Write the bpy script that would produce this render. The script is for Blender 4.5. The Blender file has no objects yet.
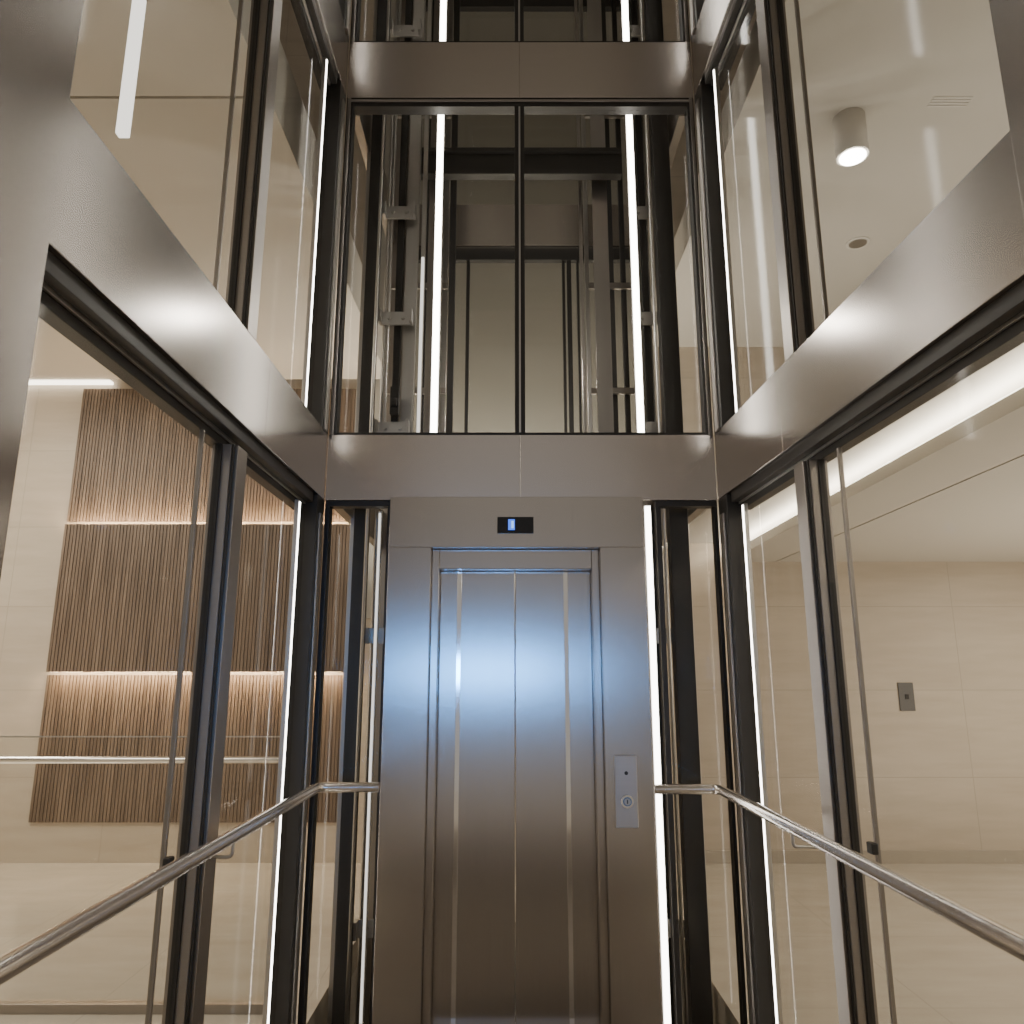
import bpy, bmesh, math, random
from mathutils import Vector, Matrix
random.seed(3)
H=1.86
C=bpy.context.scene.collection
# ---------------------------------------------------------------- materials
def newmat(n):
    m=bpy.data.materials.new(n); m.use_nodes=True
    nt=m.node_tree; b=nt.nodes['Principled BSDF']; return m,nt,b
def coords(nt,scale=(1,1,1)):
    g=nt.nodes.new('ShaderNodeNewGeometry'); mp=nt.nodes.new('ShaderNodeMapping')
    nt.links.new(g.outputs['Position'],mp.inputs['Vector']); mp.inputs['Scale'].default_value=scale
    return mp.outputs['Vector']
def metal(n,col,rough,aniso=0.6,scale=(3,3,260),var=0.06,axis='Z'):
    m,nt,b=newmat(n)
    v=coords(nt,scale)
    no=nt.nodes.new('ShaderNodeTexNoise'); no.inputs['Scale'].default_value=1.0; no.inputs['Detail'].default_value=3
    nt.links.new(v,no.inputs['Vector'])
    r=nt.nodes.new('ShaderNodeMapRange'); r.inputs['To Min'].default_value=1-var; r.inputs['To Max'].default_value=1+var
    nt.links.new(no.outputs['Fac'],r.inputs['Value'])
    mx=nt.nodes.new('ShaderNodeVectorMath'); mx.operation='SCALE'; mx.inputs[0].default_value=col
    nt.links.new(r.outputs['Result'],mx.inputs['Scale']); nt.links.new(mx.outputs[0],b.inputs['Base Color'])
    b.inputs['Metallic'].default_value=1; b.inputs['Roughness'].default_value=rough
    if aniso:
        b.inputs['Anisotropic'].default_value=aniso
        t=nt.nodes.new('ShaderNodeTangent'); t.direction_type='RADIAL'; t.axis=axis
        nt.links.new(t.outputs[0],b.inputs['Tangent'])
    return m
def plain(n,col,rough=0.5,metallic=0.0,var=0.06):
    m,nt,b=newmat(n)
    v=coords(nt,(6,6,6)); no=nt.nodes.new('ShaderNodeTexNoise'); no.inputs['Scale'].default_value=2
    nt.links.new(v,no.inputs['Vector'])
    r=nt.nodes.new('ShaderNodeMapRange'); r.inputs['To Min'].default_value=1-var; r.inputs['To Max'].default_value=1+var
    nt.links.new(no.outputs['Fac'],r.inputs['Value'])
    mx=nt.nodes.new('ShaderNodeVectorMath'); mx.operation='SCALE'; mx.inputs[0].default_value=col
    nt.links.new(r.outputs['Result'],mx.inputs['Scale']); nt.links.new(mx.outputs[0],b.inputs['Base Color'])
    b.inputs['Metallic'].default_value=metallic; b.inputs['Roughness'].default_value=rough
    return m
def emit(n,col,s,base=0.2):
    m,nt,b=newmat(n); b.inputs['Base Color'].default_value=(base,base,base,1)
    b.inputs['Emission Color'].default_value=(*col,1); b.inputs['Emission Strength'].default_value=s
    return m
def glass(n,tint=(0.90,0.905,0.885),k=0.36):
    m=bpy.data.materials.new(n); m.use_nodes=True; nt=m.node_tree; nt.nodes.clear(); N=nt.nodes; L=nt.links
    o=N.new('ShaderNodeOutputMaterial'); mx=N.new('ShaderNodeMixShader')
    g0=N.new('ShaderNodeNewGeometry')
    dt=N.new('ShaderNodeVectorMath'); dt.operation='DOT_PRODUCT'; L.new(g0.outputs['Incoming'],dt.inputs[0]); L.new(g0.outputs['Normal'],dt.inputs[1])
    def mth(op,a,b=None):
        x=N.new('ShaderNodeMath'); x.operation=op
        for i,q in enumerate((a,b)):
            if q is None: continue
            if isinstance(q,(int,float)): x.inputs[i].default_value=q
            else: L.new(q,x.inputs[i])
        return x.outputs[0]
    c=mth('ABSOLUTE',dt.outputs['Value']); ic=mth('SUBTRACT',1.0,c); p=mth('POWER',ic,5.0)
    f=mth('ADD',mth('MULTIPLY',p,0.94),0.06); f=mth('MULTIPLY',f,k)
    f=mth('MULTIPLY',f,mth('SUBTRACT',1.0,g0.outputs['Backfacing']))
    t=N.new('ShaderNodeBsdfTransparent'); t.inputs['Color'].default_value=(*[q**0.5 for q in tint],1)
    g=N.new('ShaderNodeBsdfGlossy'); g.inputs['Roughness'].default_value=0.06
    L.new(f,mx.inputs[0]); L.new(t.outputs[0],mx.inputs[1]); L.new(g.outputs[0],mx.inputs[2])
    L.new(mx.outputs[0],o.inputs['Surface']); return m
def stone(n,col,rough,tw,th,joint=0.62,offx=0.0,offz=0.0,plane='XZ'):
    m,nt,b=newmat(n); N=nt.nodes; L=nt.links
    g=N.new('ShaderNodeNewGeometry'); s=N.new('ShaderNodeSeparateXYZ'); L.new(g.outputs['Position'],s.inputs[0])
    def line(out,size,off):
        a=N.new('ShaderNodeMath'); a.operation='ADD'; a.inputs[1].default_value=off+100*size; L.new(out,a.inputs[0])
        d=N.new('ShaderNodeMath'); d.operation='DIVIDE'; d.inputs[1].default_value=size; L.new(a.outputs[0],d.inputs[0])
        fr=N.new('ShaderNodeMath'); fr.operation='FRACT'; L.new(d.outputs[0],fr.inputs[0])
        c=N.new('ShaderNodeMath'); c.operation='LESS_THAN'; c.inputs[1].default_value=0.007/size; L.new(fr.outputs[0],c.inputs[0])
        return c.outputs[0]
    idx={'X':0,'Y':1,'Z':2}
    l1=line(s.outputs[idx[plane[0]]],tw,offx); l2=line(s.outputs[idx[plane[1]]],th,offz)
    mxm=N.new('ShaderNodeMath'); mxm.operation='MAXIMUM'; L.new(l1,mxm.inputs[0]); L.new(l2,mxm.inputs[1])
    mp=N.new('ShaderNodeMapping'); L.new(g.outputs['Position'],mp.inputs['Vector']); mp.inputs['Scale'].default_value=(0.7,0.7,5.0) if plane[1]=='Z' else (0.8,3,1)
    no=N.new('ShaderNodeTexNoise'); no.inputs['Scale'].default_value=1.6; no.inputs['Detail'].default_value=9; no.inputs['Roughness'].default_value=0.62
    L.new(mp.outputs[0],no.inputs['Vector'])
    cr=N.new('ShaderNodeValToRGB'); L.new(no.outputs['Fac'],cr.inputs[0])
    cr.color_ramp.elements[0].position=0.3; cr.color_ramp.elements[0].color=(col[0]*0.90,col[1]*0.88,col[2]*0.86,1)
    cr.color_ramp.elements[1].position=0.7; cr.color_ramp.elements[1].color=(col[0]*1.04,col[1]*1.04,col[2]*1.04,1)
    mix=N.new('ShaderNodeMix'); mix.data_type='RGBA'; L.new(mxm.outputs[0],mix.inputs['Factor'])
    L.new(cr.outputs[0],mix.inputs['A']); mix.inputs['B'].default_value=(col[0]*joint,col[1]*joint,col[2]*joint,1)
    L.new(mix.outputs['Result'],b.inputs['Base Color']); b.inputs['Roughness'].default_value=rough
    return m
def wood(n):
    m,nt,b=newmat(n); N=nt.nodes; L=nt.links
    v=coords(nt,(22,22,1.2)); no=N.new('ShaderNodeTexNoise'); no.inputs['Scale'].default_value=1.0; no.inputs['Detail'].default_value=5
    L.new(v,no.inputs['Vector']); cr=N.new('ShaderNodeValToRGB'); L.new(no.outputs['Fac'],cr.inputs[0])
    cr.color_ramp.elements[0].position=0.3; cr.color_ramp.elements[0].color=(0.115,0.080,0.056,1)
    cr.color_ramp.elements[1].position=0.7; cr.color_ramp.elements[1].color=(0.23,0.168,0.122,1)
    L.new(cr.outputs[0],b.inputs['Base Color']); b.inputs['Roughness'].default_value=0.5
    return m
M_steel_shade=metal('bronze_steel_shaded',(0.42,0.385,0.355),0.22,0,(2,2,300),0.07)  # bronze steel for the sides, their shade put into a darker colour
M_steel_lit=metal('bronze_steel_lit',(0.66,0.61,0.565),0.26,0,(2,2,300),0.10)  # lighter copy of the same steel, front brightness put into the colour
M_door=metal('door_steel',(0.57,0.53,0.49),0.24,0.65,(300,3,2),0.09)
M_dark=plain('dark_anodised',(0.038,0.035,0.032),0.42,0.3)
M_darksteel=metal('dark_steel',(0.40,0.37,0.34),0.38,0)
M_bronze=metal('bronze_post',(0.34,0.312,0.285),0.48,0)
M_grey=metal('grey_metal',(0.56,0.54,0.51),0.40,0)
M_chrome=metal('polished_steel',(0.86,0.82,0.77),0.2,0,(4,4,4),0.03)
M_strip=metal('door_inlay',(0.94,0.92,0.89),0.08,0,(4,4,4),0.03)
M_plate=metal('plate_steel',(0.56,0.53,0.495),0.5,0)
M_switch=plain('switch_grey',(0.13,0.125,0.12),0.45,0.3)
M_glass=glass('clear_glass')
M_glass2=glass('tinted_glass',(0.84,0.84,0.81),0.9)
M_led=emit('led_white',(1.0,0.95,0.88),12)
M_ledshaft=emit('led_shaft',(1.0,0.95,0.88),18)
M_ledthin=emit('led_white_thin',(1.0,0.95,0.88),1.4)
M_warm=emit('led_warm',(1.0,0.74,0.47),120)
M_cove=emit('led_cove',(1.0,0.93,0.82),28)
M_slot=emit('led_slot',(1.0,0.90,0.76),6)
M_blue=emit('display_blue',(0.05,0.18,1.0),1.6,0.0)
M_bluew=emit('display_white',(0.25,0.5,1.0),2.0,0.0)
M_black=plain('black_glass',(0.008,0.008,0.01),0.12)
WC=(0.57,0.50,0.41)
M_wall=stone('travertine_wall',WC,0.42,1.28,0.88,0.76,0.35,0.06,'XZ')
M_wallx=stone('travertine_side',WC,0.42,1.28,0.88,0.76,0.2,0.06,'YZ')
M_floor=stone('polished_floor',(0.58,0.53,0.45),0.14,1.2,1.2,0.80,0,0,'XY')
M_floord=stone('dark_reflected_floor',(0.17,0.148,0.125),0.85,0.6,0.6,0.7,0,0,'XY')  # dark so that the lower doors reflect something dark; never in view
M_ceil=plain('ceiling_paint',(0.62,0.585,0.525),0.75,0,0.02)
M_panelwall=plain('greige_paint',(0.44,0.42,0.375),0.7,0,0.03)
M_base=plain('baseboard_stone',(0.45,0.40,0.33),0.35)
M_pit=plain('pit_concrete',(0.38,0.35,0.31),0.8,0,0.1)
M_wood=wood('walnut_slats')
M_white=plain('white_paint',(0.7,0.67,0.62),0.5)
# ---------------------------------------------------------------- builders
PIV=Vector((1.235,4.4,0)); ANG=math.atan(0.04)
def addbox(bm,x0,x1,y0,y1,z0,z1,bev=0.0):
    r=bmesh.ops.create_cube(bm,size=1.0)
    for v in r['verts']:
        v.co=Vector(((x0+x1)/2+v.co.x*(x1-x0),(y0+y1)/2+v.co.y*(y1-y0),(z0+z1)/2+v.co.z*(z1-z0)+H))
    if bev>0:
        es=list({e for v in r['verts'] for e in v.link_edges})
        bmesh.ops.bevel(bm,geom=es,offset=bev,segments=2,affect='EDGES',profile=0.5)
def addcyl(bm,p0,p1,r0,r1=None,seg=24):
    if r1 is None: r1=r0
    p0=Vector(p0)+Vector((0,0,H)); p1=Vector(p1)+Vector((0,0,H)); d=p1-p0
    q=d.to_track_quat('Z','Y').to_matrix().to_4x4()
    r=bmesh.ops.create_cone(bm,cap_ends=True,segments=seg,radius1=r0,radius2=r1,depth=d.length,matrix=Matrix.Translation((p0+p1)/2)@q)
def finish(name,bm,mat,parent=None,rot=False,smooth=False,**props):
    if rot:
        R=Matrix.Translation(PIV)@Matrix.Rotation(ANG,4,'Z')@Matrix.Translation(-PIV)
        bmesh.ops.transform(bm,matrix=R,verts=bm.verts)
    xs=[v.co for v in bm.verts]
    o=Vector(((min(c.x for c in xs)+max(c.x for c in xs))/2,(min(c.y for c in xs)+max(c.y for c in xs))/2,min(c.z for c in xs)))
    bmesh.ops.translate(bm,vec=-o,verts=bm.verts)
    bmesh.ops.recalc_face_normals(bm,faces=bm.faces)
    me=bpy.data.meshes.new(name); bm.to_mesh(me); bm.free()
    if smooth:
        for p in me.polygons: p.use_smooth=len(p.vertices)==4
    me.materials.append(mat)
    ob=bpy.data.objects.new(name,me); C.objects.link(ob)
    ob.location=o
    if parent is not None:
        ob.parent=parent; ob.location=o-Vector(parent['wl'])
    ob['wl']=tuple(o)
    for k,v in props.items(): ob[k]=v
    return ob
def boxes(name,bl,mat,parent=None,rot=False,bev=0.002,cyl=(),**props):
    bm=bmesh.new()
    for b in bl: addbox(bm,*b,bev=bev)
    for c in cyl: addcyl(bm,*c)
    return finish(name,bm,mat,parent,rot,bool(cyl) and not bl,**props)
def empty(name,loc,**props):
    e=bpy.data.objects.new(name,None); C.objects.link(e); e.empty_display_size=0.1
    l=Vector(loc)+Vector((0,0,H)); e.location=l; e['wl']=tuple(l)
    for k,v in props.items(): e[k]=v
    return e
S=dict(kind='structure')
FL=-1.86; BY=8.2; PF=-2.9
# ---------------------------------------------------------------- shell
boxes('floor',[(-8,8,-4,4.5,FL-0.2,FL),(-8,-1.12,4.5,6.34,FL-0.2,FL),(1.24,8,4.5,6.34,FL-0.2,FL),(-8,8,6.34,BY+0.2,FL-0.2,FL)],M_floor,bev=0,**S,label='polished beige stone lobby floor',category='floor')
boxes('floor_pit',[(-1.3,1.4,4.3,6.5,PF-0.1,PF),(-1.2,-1.12,4.5,6.34,PF,FL-0.2),(1.24,1.32,4.5,6.34,PF,FL-0.2),(-1.2,1.32,6.34,6.42,PF,FL-0.2),(-1.2,1.32,4.42,4.5,PF,FL-0.2)],M_pit,bev=0,**S,label='concrete lift pit below floor level',category='floor')
boxes('wall_back',[(-8,8,BY,BY+0.2,FL,9.2)],M_wall,bev=0,**S,label='large beige travertine tile wall',category='wall')
boxes('wall_center',[(-1.6,1.7,BY-0.03,BY-0.002,0.6,9.19)],M_panelwall,bev=0,**S,label='plain greige painted wall panel behind lift shaft',category='wall')
boxes('wall_left',[(-8.2,-8,-4,BY+0.2,FL,9.2)],M_wallx,bev=0,**S,label='beige travertine side wall of lobby',category='wall')
boxes('wall_right',[(8,8.2,-4,BY+0.2,FL,9.2)],M_wallx,bev=0,**S,label='beige travertine side wall of lobby',category='wall')
boxes('baseboard_back',[(1.6,7.99,BY-0.025,BY,FL,FL+0.12)],M_base,**S,label='low stone baseboard along tiled wall',category='baseboard')
boxes('ceiling_left',[(-7.99,-1.42,-3.9,3.78,3.3,3.8),(-7.99,-1.42,3.80,BY-0.12,3.3,3.8),(-7.99,-1.42,3.78,3.80,3.33,3.8)],M_ceil,bev=0,**S,label='pale painted high lobby ceiling',category='ceiling')
boxes('ceiling_right',[(2.36,2.88,-3.9,BY,1.214,1.30),(2.90,7.99,-3.9,BY,1.214,1.30),(1.54,7.99,-3.9,BY,1.42,1.55),(1.54,1.60,-3.9,BY,1.27,1.42)],M_ceil,bev=0,**S,label='pale ceiling with recessed light cove',category='ceiling')
boxes('ceiling_upper',[(1.56,7.99,-3.9,BY,3.75,4.1)],M_ceil,bev=0,**S,label='pale painted upper storey ceiling',category='ceiling')
boxes('ceiling_top',[(-8,8,-4,BY+0.2,9.2,9.4)],M_ceil,bev=0,**S,label='atrium roof ceiling',category='ceiling')
boxes('trim_light_slot',[(-7.9,-4.6,BY-0.10,BY-0.02,3.27,3.30)],M_slot,bev=0,**S,label='glowing slot light where ceiling meets wall',category='cove light')
boxes('trim_cove_light',[(2.44,2.50,-2,BY-0.05,1.32,1.345)],M_cove,bev=0,**S,label='concealed cove light strip in ceiling recess',category='cove light')
boxes('trim_reflected_floor',[(-1.2,1.30,-1.0,4.40,FL,FL+0.006)],M_floord,bev=0,**S,label='unseen dark floor sheet added for the door reflection',category='floor')  # out of view, added to darken what the lower doors reflect
# ---------------------------------------------------------------- wood wall
def slat_panel(x0,x1,yb,z0,z1,label):
    bm=bmesh.new()
    addbox(bm,x0,x1,yb-0.02,yb,z0,z1)
    x=x0; p=0.036
    while x+0.028<=x1+1e-4:
        addbox(bm,x,x+0.028,yb-0.030,yb-0.02,z0,z1); x+=p
    return finish('slatted_wood_panel',bm,M_wood,label=label,category='wall panel',group='slatted walnut wall panels')
slat_panel(-4.93,-1.75,BY-0.001,1.66,3.22,'upper walnut slat wall panel washed by warm light')
slat_panel(-4.85,-1.75,BY-0.16,0.03,1.60,'protruding middle walnut slat wall panel')
slat_panel(-4.93,-1.75,BY-0.001,-1.47,0.0,'lower walnut slat wall panel washed by warm light')
for z in (1.565,0.048):
    e=boxes('warm_light_strip',[(-4.84,-1.78,BY-0.158,BY-0.095,z-0.008,z+0.012)],M_grey,label='warm linear light behind walnut panel edge',category='light strip',group='warm panel lights')
    zz=(z+0.012,z+0.022) if z>1 else (z-0.018,z-0.008)
    boxes('light_diffuser',[(-4.84,-1.78,BY-0.150,BY-0.125,zz[0],zz[1])],M_warm,parent=e,bev=0)
# ---------------------------------------------------------------- wall plate, vents, lights
sp=boxes('wall_switch',[(4.09,4.25,BY-0.015,BY,-0.37,-0.08)],M_switch,bev=0.003,label='grey metal switch plate on travertine wall',category='switch')
boxes('button',[(4.15,4.19,BY-0.022,BY-0.015,-0.25,-0.20)],M_dark,parent=sp)
d=boxes('cylinder_downlight',[],M_white,cyl=[((2.32,4.5,3.45),(2.32,4.5,3.75),0.105,0.105,40)],label='cylindrical ceiling downlight, lit',category='ceiling light')
boxes('lamp_lens',[],emit('lamp_lens',(1,0.93,0.82),25),parent=d,cyl=[((2.32,4.5,3.442),(2.32,4.5,3.45),0.085,0.085,40)])
d2=boxes('recessed_downlight',[],M_white,cyl=[((3.07,6.03,3.743),(3.07,6.03,3.75),0.10,0.10,32)],label='small unlit recessed ceiling light',category='ceiling light')
boxes('lamp_lens',[],M_grey,parent=d2,cyl=[((3.07,6.03,3.74),(3.07,6.03,3.743),0.075,0.075,32)])
bl=[(2.80,3.06,4.30+i*0.025,4.312+i*0.025,3.745,3.75) for i in range(4)]
boxes('ceiling_vent',bl,M_white,bev=0,label='slim ceiling air vent grille',category='vent')
pd=boxes('streak_bar',[(-1.87,-1.81,3.07,3.13,3.27,3.3)],M_grey,label='slim glowing bar standing in for a bright streak',category='ceiling light')  # made-up glowing bar in place of a bright vertical streak
boxes('light_diffuser',[(-1.866,-1.814,3.08,3.12,2.49,3.27)],emit('streak_glow',(1.0,0.95,0.88),2.0),parent=pd,bev=0.004)
# ---------------------------------------------------------------- side walls
LV=[(FL,1.026),(1.434,3.83),(4.275,6.63)]
XL=-1.125; XR=1.235
wn=[0]
def side(rot,s,X,ycol,ym0,ym1,yt,yled,yseam):
    def bx(o0,o1,y0,y1,z0,z1):
        a,b=X+s*o0,X+s*o1
        return (min(a,b),max(a,b),y0,y1,z0,z1)
    boxes('steel_column',[bx(-0.03,0.22,ycol-0.79,ycol-0.04,FL,8.0)],M_steel_shade,rot=rot,bev=0.006,label='wide brushed bronze steel column of glass enclosure',category='column',group='bronze steel columns')
    for (z0,z1) in ((1.026,1.434),(3.83,4.275)):
        for (a,b) in ((ycol-0.038,yseam-0.001),(yseam+0.001,4.395)):
            boxes('steel_fascia',[bx(0.0,0.03,a,b,z0,z1),bx(0.03,0.14,a,b,z0,z0+0.02),bx(0.03,0.14,a,b,z1-0.02,z1)],M_steel_shade,rot=rot,bev=0.002,label='brushed bronze steel fascia beam above glass side wall',category='beam',group='side fascia beams')
        boxes('head_track',[bx(0.02,0.06,ycol-0.038,4.22,z0-0.055,z0),bx(0.075,0.13,ycol-0.038,4.22,z0-0.10,z0)],M_dark,rot=rot,label='black glazing track beneath steel fascia',category='track',group='glazing head tracks')
        boxes('steel_trim',[bx(0.062,0.073,ycol-0.038,4.22,z0-0.065,z0)],M_grey,rot=rot,bev=0.001,label='thin steel trim line beneath fascia',category='trim',group='steel trim lines')
    for li,(z0,z1) in enumerate(LV):
        t=z1-(0.103 if li<2 else 0)
        mu=boxes('glazing_post',[bx(0.02,0.10,ym0+0.008,ym1-0.008,z0,t)],M_bronze,rot=rot,bev=0.003,label='dark bronze glazing post with black edge gaskets',category='post',group='glazing posts')
        boxes('face_strip',[bx(0.0,0.02,ym0+0.03,ym1-0.02,z0,t)],M_darksteel,parent=mu,rot=rot)
        boxes('gasket',[bx(0.055,0.085,ym0,ym0+0.008,z0,t),bx(0.055,0.085,ym1-0.008,ym1,z0,t),bx(0.012,0.02,ym0+0.010,ym0+0.028,z0,t)],M_dark,parent=mu,rot=rot)
        boxes('glass_joint_fin',[bx(0.060,0.078,yt-0.007,yt+0.007,z0,t)],M_bronze,rot=rot,label='slim dark vertical joint between glass panes',category='post',group='glass joint fins')
        cp=boxes('corner_post',[bx(0.0,0.12,4.24,4.395,z0,t+0.1)],M_dark,rot=rot,bev=0.003,label='black corner post of glass enclosure',category='post',group='corner posts')
        boxes('face_strip',[bx(-0.012,0.0,4.285,4.345,z0,t)],M_darksteel,parent=cp,rot=rot)
        for (a,b) in ((ycol-0.035,yt-0.01),(yt+0.01,ym0-0.003),(ym1+0.003,4.237)):
            wn[0]+=1
            boxes('window_%d'%wn[0],[bx(0.064,0.074,a,b,z0+0.002,t-0.002)],M_glass,rot=rot,bev=0,label='clear glass pane in side wall of enclosure',category='window',kind='structure')
        e=boxes('led_strip_light',[bx(0.022,0.045,yled-0.012,yled+0.012,z0,t)],M_grey,rot=rot,label='vertical white linear light behind corner post',category='light strip',group='vertical linear lights')
        boxes('light_diffuser',[bx(0.0165,0.0215,yled-0.006,yled+0.006,z0+0.01,t-0.01)],M_led,parent=e,rot=rot,bev=0)
side(False,-1,XL,1.65,2.94,3.10,2.77,3.96,3.28)
side(True,1,XR,1.77,3.17,3.32,3.0,4.04,3.40)
# ---------------------------------------------------------------- front wall
YF=4.4
cx=0.05
for (z0,z1) in ((1.026,1.434),(3.83,4.275)):
    for (a,b) in ((XL+0.003,cx-0.0004),(cx+0.0004,XR-0.003)):
        boxes('steel_fascia',[(a,b,YF,YF+0.03,z0,z1),(a,b,YF+0.03,YF+0.16,z0,z0+0.02),(a,b,YF+0.03,YF+0.16,z1-0.02,z1)],M_steel_lit,bev=0.0012,label='brushed bronze steel fascia beam across front of enclosure',category='beam',group='front fascia beams')
for li,(z0,z1) in enumerate(LV[1:]):
    x0,x1=XL+0.003,XR-0.003
    fr=boxes('window_frame',[(x0,x0+0.045,YF+0.01,YF+0.09,z0+0.001,z1-0.001),(x1-0.045,x1,YF+0.01,YF+0.09,z0+0.001,z1-0.001),
        (x0+0.045,x1-0.045,YF+0.01,YF+0.09,z1-0.06,z1-0.001),(x0+0.045,x1-0.045,YF+0.01,YF+0.09,z0+0.001,z0+0.02),
        (cx-0.032,cx-0.006,YF+0.01,YF+0.09,z0+0.02,z1-0.06),(cx+0.006,cx+0.032,YF+0.01,YF+0.09,z0+0.02,z1-0.06)],M_dark,label='black framed two-pane window to lift shaft',category='window frame',group='shaft window frames')
    boxes('divider_strip',[(cx-0.006,cx+0.006,YF+0.008,YF+0.07,z0+0.02,z1-0.06)],M_grey,parent=fr)
    boxes('frame_trim',[(x0+0.008,x0+0.03,YF+0.0,YF+0.009,z0+0.001,z1-0.001),(x1-0.03,x1-0.008,YF+0.0,YF+0.009,z0+0.001,z1-0.001),(x0+0.03,x1-0.03,YF+0.0,YF+0.009,z1-0.03,z1-0.012)],M_darksteel,parent=fr)
    for (a,b) in ((x0+0.046,cx-0.033),(cx+0.033,x1-0.046)):
        boxes('glass_pane',[(a,b,YF+0.045,YF+0.055,z0+0.021,z1-0.061)],M_glass,bev=0,parent=fr)
for (a,b) in ((XL+0.003,-0.722),(0.862,XR-0.003)):
    fr=boxes('window_frame',[(a,b,YF+0.01,YF+0.08,0.99,1.024),(a,a+0.03,YF+0.01,YF+0.08,FL+0.03,0.99),(b-0.02,b,YF+0.01,YF+0.08,FL+0.03,0.99),(a,b,YF+0.01,YF+0.08,FL,FL+0.012)],M_dark,label='narrow black framed glass panel beside lift entrance',category='window frame',group='narrow side windows')
    boxes('glass_pane',[(a+0.031,b-0.021,YF+0.04,YF+0.05,FL+0.013,0.989)],M_glass,bev=0,parent=fr)
# ---------------------------------------------------------------- lift entrance
E=empty('elevator_entrance',(0.03,4.34,FL),label='brushed steel elevator entrance with closed double doors',category='elevator')
y0=4.30
boxes('door_frame',[(-0.714,-0.468,y0,YF+0.25,FL,0.722),(0.509,0.767,y0,YF+0.25,FL,0.722),(-0.714,0.767,y0,YF+0.25,0.722,1.022)],M_door,parent=E,bev=0.002)
boxes('inner_frame',[(-0.467,-0.425,y0+0.07,YF+0.2,FL,0.72),(0.466,0.508,y0+0.07,YF+0.2,FL,0.72),(-0.425,0.466,y0+0.07,YF+0.2,0.605,0.72)],M_door,parent=E,bev=0.003,label='stepped steel inner jamb')
yd=4.47
for i,(a,b,sx) in enumerate(((-0.424,0.0165,-0.325),(0.0195,0.465,0.305))):
    dp=boxes('door_panel',[(a,b,yd,yd+0.04,FL+0.014,0.604)],M_door,parent=E,bev=0.003)
    boxes('polished_strip',[(sx,sx+0.026,yd-0.004,yd,FL+0.016,0.602)],M_strip,parent=dp,bev=0.001,label='bright polished vertical strip')
boxes('door_sill',[(-0.466,0.507,y0-0.01,YF+0.2,FL,FL+0.012)],M_darksteel,parent=E)
disp=boxes('floor_display',[(-0.085,0.125,y0-0.008,y0,0.803,0.90)],M_black,parent=E,bev=0.002,label='black floor indicator with lit blue digit')
boxes('digit',[(-0.022,0.016,y0-0.011,y0-0.008,0.822,0.885)],M_blue,parent=disp,bev=0)
boxes('digit_core',[(-0.004,0.010,y0-0.013,y0-0.011,0.832,0.875)],M_bluew,parent=disp,bev=0)
dx=-0.022
cp=boxes('call_panel',[(0.578+dx,0.700+dx,y0-0.012,y0,-0.80,-0.43)],M_plate,parent=E,bev=0.004,label='brushed steel call panel')
boxes('call_button',[],M_chrome,parent=cp,cyl=[((0.641+dx,y0-0.024,-0.665),(0.641+dx,y0-0.012,-0.665),0.034,0.036,32)],label='round steel call button')
boxes('button_ring',[],emit('ring',(0.4,0.6,1.0),0.15,0.02),parent=cp,cyl=[((0.641+dx,y0-0.0255,-0.665),(0.641+dx,y0-0.024,-0.665),0.024,0.024,32)])
boxes('button_cap',[],M_plate,parent=cp,cyl=[((0.641+dx,y0-0.028,-0.665),(0.641+dx,y0-0.0255,-0.665),0.017,0.017,32)])
boxes('key_slot',[(0.638+dx,0.644+dx,y0-0.0285,y0-0.028,-0.675,-0.655)],M_dark,parent=cp,bev=0)
boxes('key_switch',[],M_dark,parent=cp,cyl=[((0.641+dx,y0-0.016,-0.52),(0.641+dx,y0-0.012,-0.52),0.010,0.010,20)])
# ---------------------------------------------------------------- lift shaft interior
ZT=7.8
def led(x,y,w,zs,mat=M_ledshaft,g='shaft linear lights',top=ZT,bot=PF):
    e=boxes('led_strip_light',[(x-w/2-0.006,x+w/2+0.006,y,y+0.03,bot,top)],M_grey,label='vertical white linear light inside lift shaft',category='light strip',group=g)
    for (z0,z1) in zs:
        boxes('light_diffuser',[(x-w/2,x+w/2,y-0.012,y-0.0005,z0,z1)],mat,parent=e,bev=0)
led(-0.512,4.70,0.042,((1.46,4.0),(4.30,ZT))); led(0.843,4.70,0.042,((1.46,4.0),(4.30,ZT)))
led(-0.655,5.02,0.02,((1.3,3.0),),M_ledthin)
led(0.814,4.42,0.032,((FL+0.02,0.99),),M_led,top=1.0,bot=FL)
led(-0.835,4.66,0.012,((FL-0.5,1.0),),M_ledthin,top=1.02)
def post(x,y,w,dp,mat,label,z0=PF,z1=ZT,name='shaft_post'):
    boxes(name,[(x-w/2,x+w/2,y,y+dp,z0,z1)],mat,label=label,category='post',group='lift shaft posts',bev=0.003)
def guide(x,y,mat=M_darksteel):
    boxes('guide_rail',[(x-0.06,x+0.06,y,y+0.012,PF,ZT),(x-0.009,x+0.009,y+0.012,y+0.075,PF,ZT)],mat,label='T-section steel lift guide rail',category='guide rail',group='lift guide rails')
GP='slim grey steel post in lift shaft'; BP='slim black post in lift shaft'
post(-0.985,4.80,0.085,0.10,M_dark,'black vertical steel post in lift shaft')
post(1.085,4.80,0.12,0.10,M_dark,'black vertical steel post in lift shaft')
post(-0.83,5.05,0.05,0.06,M_dark,BP)
post(-0.745,5.06,0.09,0.05,M_grey,'broad grey steel channel in lift shaft')
post(0.98,5.05,0.05,0.06,M_dark,BP)
post(1.20,5.1,0.04,0.04,M_grey,GP)
post(-1.07,4.95,0.03,0.06,M_grey,GP)
post(0.92,5.1,0.05,0.05,M_grey,GP)
guide(-0.60,5.35); guide(0.70,5.35)
post(-0.49,5.6,0.05,0.05,M_dark,BP)
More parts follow.
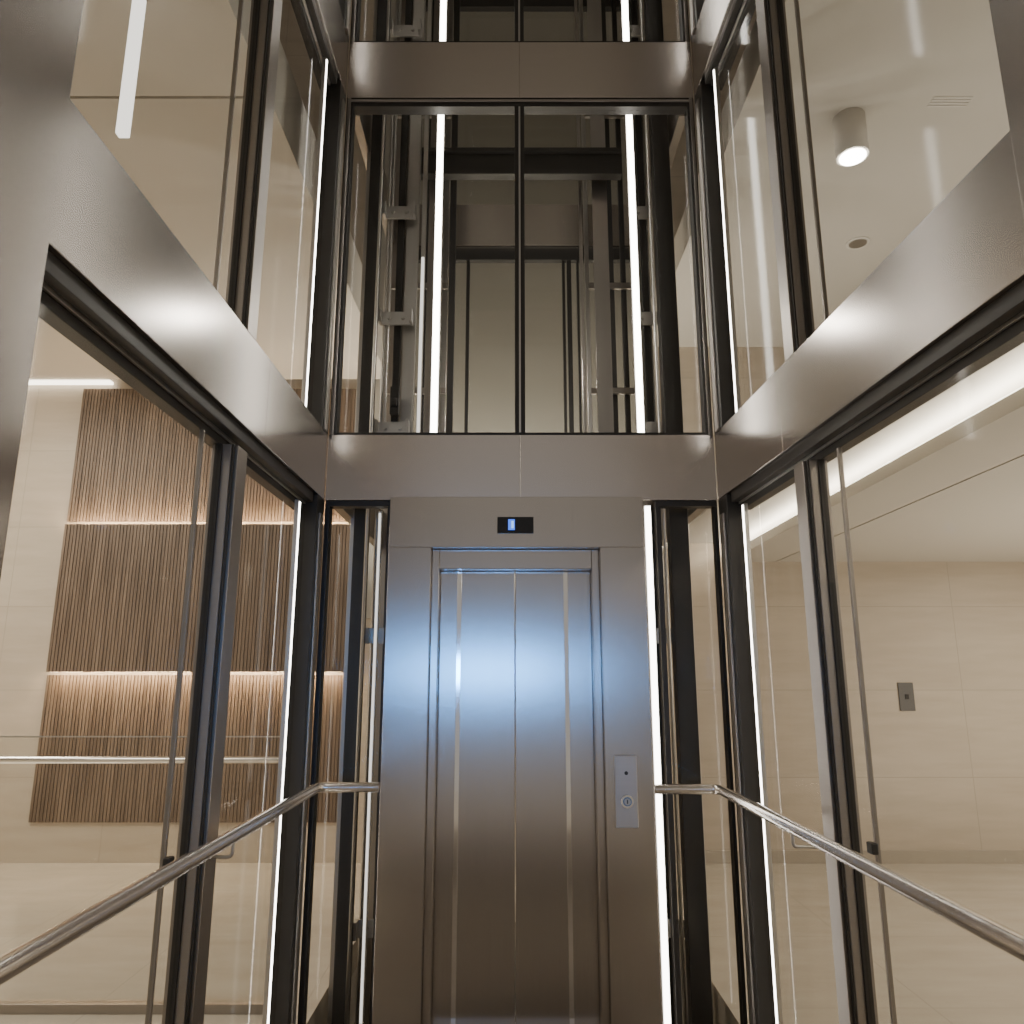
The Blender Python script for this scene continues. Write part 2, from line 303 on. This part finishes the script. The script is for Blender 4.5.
post(0.80,5.62,0.07,0.05,M_dark,BP)
post(0.63,5.75,0.035,0.04,M_grey,GP)
post(0.555,5.45,0.025,0.04,M_darksteel,GP)
post(-0.58,5.78,0.08,0.05,M_grey,'grey steel counterweight rail post')
post(0.76,5.9,0.10,0.04,M_grey,'grey steel counterweight rail post')
post(-0.86,5.45,0.12,0.05,M_darksteel,'wide grey steel counterweight channel')
post(1.03,5.5,0.10,0.05,M_darksteel,'wide grey steel counterweight channel')
post(-0.72,5.6,0.05,0.05,M_dark,BP)
post(-0.98,5.4,0.05,0.05,M_grey,GP)
post(0.91,5.6,0.04,0.04,M_dark,BP)
post(-1.05,6.18,0.14,0.14,M_darksteel,'rear corner post of lift shaft')
post(1.18,6.18,0.10,0.14,M_darksteel,'rear corner post of lift shaft')
for (z0,z1) in ((1.026,1.434),(3.83,4.25),(6.6,7.0)):
    boxes('steel_fascia',[(-0.98,1.11,6.20,6.24,z0,z1)],M_steel_lit,label='bronze steel beam across rear of lift shaft',category='beam',group='rear fascia beams')
    boxes('shaft_beam',[(-0.98,1.11,6.24,6.30,z0-0.12,z0)],M_dark,label='black beam beneath rear steel fascia',category='beam',group='shaft beams')
    for xx in (-1.10,1.20):
        boxes('shaft_beam',[(xx-0.03,xx+0.03,4.57,6.18,z0,z1-0.1)],M_darksteel,label='dark steel side beam of lift shaft',category='beam',group='shaft beams')
for x,w in ((-0.40,0.03),(0.47,0.025),(0.52,0.04),(0.60,0.02)):
    boxes('shaft_post',[(x-w/2,x+w/2,6.25,6.29,PF,3.71)],M_dark,label='rear black window post',category='post',group='lift shaft posts')
boxes('window_90',[(-0.98,1.11,6.31,6.32,1.44,3.83)],M_glass2,bev=0,kind='structure',label='tinted glass at rear of lift shaft',category='window')
boxes('window_91',[(-0.98,1.11,6.31,6.32,4.25,6.6)],M_glass2,bev=0,kind='structure',label='tinted glass at rear of lift shaft',category='window')
for z in (3.82,6.1):
    boxes('cross_beam',[(-0.72,0.86,5.18,5.26,z,z+0.035),(-0.72,0.86,5.215,5.225,z+0.035,z+0.20),(-0.72,0.86,5.18,5.26,z+0.20,z+0.235)],M_dark,label='dark I-section cross beam between guide rails',category='beam',group='lift cross beams')
for (xa,xb) in ((-0.98,-0.52),(0.62,1.10)):
    for z in (2.15,3.05,4.65):
        boxes('cross_bar',[(xa,xb,5.555,5.585,z,z+0.05)],M_darksteel,label='short steel cross bar tying shaft rails',category='beam',group='rail cross bars')
for z in (-1.55,0.2,1.62,2.45,3.3,4.9):
    for x in (-0.83,0.98):
        boxes('rail_bracket',[(x-0.12,x+0.12,4.98,5.0,z,z+0.10),(x-0.12,x-0.10,4.92,4.98,z,z+0.10),(x+0.10,x+0.12,4.92,4.98,z,z+0.10)],M_grey,
            cyl=[((x-0.05,4.962,z+0.05),(x-0.05,4.98,z+0.05),0.014),((x+0.05,4.962,z+0.05),(x+0.05,4.98,z+0.05),0.014)],label='bolted steel bracket on lift shaft post',category='bracket',group='guide rail brackets')
for x,y in ((-0.92,5.02),(-0.895,5.02),(-0.93,4.74),(1.03,5.15),(0.975,4.74)):
    boxes('conduit',[],M_grey,cyl=[((x,y,PF),(x,y,ZT),0.011,0.011,12)],label='thin grey cable conduit in lift shaft',category='pipe',group='cable conduits')
boxes('limit_switch',[(-0.84,-0.78,4.90,4.97,1.75,1.95),(-0.83,-0.79,4.88,4.90,1.80,1.86)],M_dark,label='small black switch box on shaft bracket',category='switch',bev=0.004)
# ---------------------------------------------------------------- handrails
def tube(name,pts,r,mat,parent,**props):
    cu=bpy.data.curves.new(name,'CURVE'); cu.dimensions='3D'; cu.bevel_depth=r; cu.bevel_resolution=8; cu.use_fill_caps=True
    sp=cu.splines.new('POLY'); sp.points.add(len(pts)-1)
    for i,p in enumerate(pts): sp.points[i].co=(p[0],p[1],p[2]+H,1)
    ob=bpy.data.objects.new(name,cu); C.objects.link(ob)
    dg=bpy.context.evaluated_depsgraph_get(); me=bpy.data.meshes.new_from_object(ob.evaluated_get(dg))
    bpy.data.objects.remove(ob)
    bm=bmesh.new(); bm.from_mesh(me)
    o=finish(name,bm,mat,parent,**props)
    for p in o.data.polygons: p.use_smooth=True
    return o
def arc(c,p,q,n=8):
    out=[]
    for i in range(n+1):
        t=i/n; a=Vector(p).lerp(Vector(c),t); b=Vector(c).lerp(Vector(q),t); out.append(tuple(a.lerp(b,t)))
    return out
def handrail(xn,xc,yc,yn,xend,z,brY,s):
    e=empty('handrail',(xc,2.5,z),label='round polished steel handrail along glass wall',category='handrail',group='enclosure handrails')
    sg=1 if xend>xc else -1
    k=0.05/(yc-yn)
    pts=[(xn,yn,z)]+arc((xc,yc,z),(xc+(xn-xc)*k,yc-0.05,z),(xc+sg*0.05,yc,z))+[(xend,yc,z)]
    tube('rail',pts,0.0265,M_chrome,e)
    for by,ln in brY:
        x=xc+(xn-xc)*(yc-by)/(yc-yn)
        tube('bracket',[(x,by,z-0.02),(x,by,z-0.05)]+arc((x,by,z-0.075),(x,by,z-0.055),(x+s*0.02,by,z-0.075),4)+[(x+s*ln,by,z-0.075)],0.007,M_grey,e,label='small curved rail bracket')
handrail(-1.045,-1.045,4.27,-0.8,-0.716,-0.590,((3.02,0.078),),-1)
handrail(1.185,1.115,4.27,-0.8,0.769,-0.600,((3.24,0.145),),1)
for x,y,r in ((-1.175,2.77,False),(1.285,3.0,True)):
    boxes('glass_clamp',[(x-0.012,x+0.012,y-0.022,y+0.022,-0.65,-0.61)],M_dark,rot=r,label='small black clamp at glass joint',category='clamp',group='glass clamps',bev=0.004)
# ---------------------------------------------------------------- lobby balustrade
B=empty('glass_balustrade',(-4,4.75,FL),label='frameless glass balustrade with steel top rail',category='balustrade')
tube('rail',[(-7.5,4.75,-0.50),(-1.35,4.75,-0.50)],0.02,M_chrome,B)
boxes('glass_panel',[(-7.5,-4.0,4.745,4.757,FL+0.05,-0.37)],M_glass,parent=B,bev=0)
boxes('glass_panel',[(-3.98,-1.35,4.745,4.757,FL+0.05,-0.37)],M_glass,parent=B,bev=0)
boxes('top_edge',[(-7.5,-1.35,4.744,4.758,-0.37,-0.362)],M_grey,parent=B,bev=0)
boxes('floor_channel',[(-7.5,-1.35,4.72,4.78,FL,FL+0.05)],M_darksteel,parent=B)
# ---------------------------------------------------------------- added lights without fixtures
def area(n,loc,rot,sx,sy,p,col,spread=180):
    l=bpy.data.lights.new(n,'AREA'); l.shape='RECTANGLE'; l.size=sx; l.size_y=sy; l.energy=p; l.color=col; l.spread=math.radians(spread)
    o=bpy.data.objects.new(n,l); C.objects.link(o); o.location=(loc[0],loc[1],loc[2]+H); o.rotation_euler=[math.radians(a) for a in rot]; return o
warm=(1.0,0.92,0.80)
area('lobby_fill',(-5.6,5.2,3.25),(0,0,0),1.6,2.5,250,warm)  # off-view lobby fills, added to brighten the rooms
area('lobby_fill',(-4.5,1.0,3.25),(0,0,0),2,2,120,warm)
area('lobby_fill',(6.0,5.0,1.19),(0,0,0),1.5,3,105,warm)
area('lobby_fill',(4.0,1.0,1.19),(0,0,0),2,2,80,warm)
area('right_ceiling_fill',(5.2,4.6,-1.7),(180,0,0),1.2,3,90,warm)  # added in place of floor bounce, brightens the right ceiling
area('upper_fill',(5.8,4.5,3.7),(0,0,0),2,3,52,warm)  # added fills for the upper storey, one downward, one upward
area('upper_fill',(3.5,4.5,1.6),(180,0,0),2,4,30,warm)
area('left_ceiling_fill',(-4.0,6.0,-1.7),(180,0,0),2,2,18,warm)  # added upward fill for the left ceiling
area('rear_wall_fill',(0.0,7.4,1.0),(170,0,0),2.2,0.5,85,warm)  # added fill hidden behind the entrance, brightens the rear wall
area('cool_sheen_lamp',(-0.35,-3.0,0.06),(90,0,0),1.5,0.4,2.9,(0.09,0.38,1.0),34)  # unseen blue light behind the camera, added for the sheen on the doors
pl=bpy.data.lights.new('fascia_highlight_fill','POINT'); pl.energy=22; pl.color=(1,0.94,0.86); pl.shadow_soft_size=0.0  # invisible point light added for highlights on the side fascias
po=bpy.data.objects.new('fascia_highlight_fill',pl); C.objects.link(po); po.location=(0.10,4.95,2.5+H)
w=bpy.data.worlds.new('World'); bpy.context.scene.world=w; w.use_nodes=True
bg=w.node_tree.nodes['Background']; bg.inputs[0].default_value=(0.78,0.71,0.62,1); bg.inputs[1].default_value=0.44
# ---------------------------------------------------------------- camera
cam=bpy.data.cameras.new('camera'); co=bpy.data.objects.new('camera',cam); C.objects.link(co)
co.location=(0,0,H); co.rotation_euler=(math.radians(90+12.21),0,0); cam.lens=26.47; cam.sensor_width=36; cam.clip_start=0.05
bpy.context.scene.camera=co
for o in bpy.data.objects:
    if 'wl' in o: del o['wl']
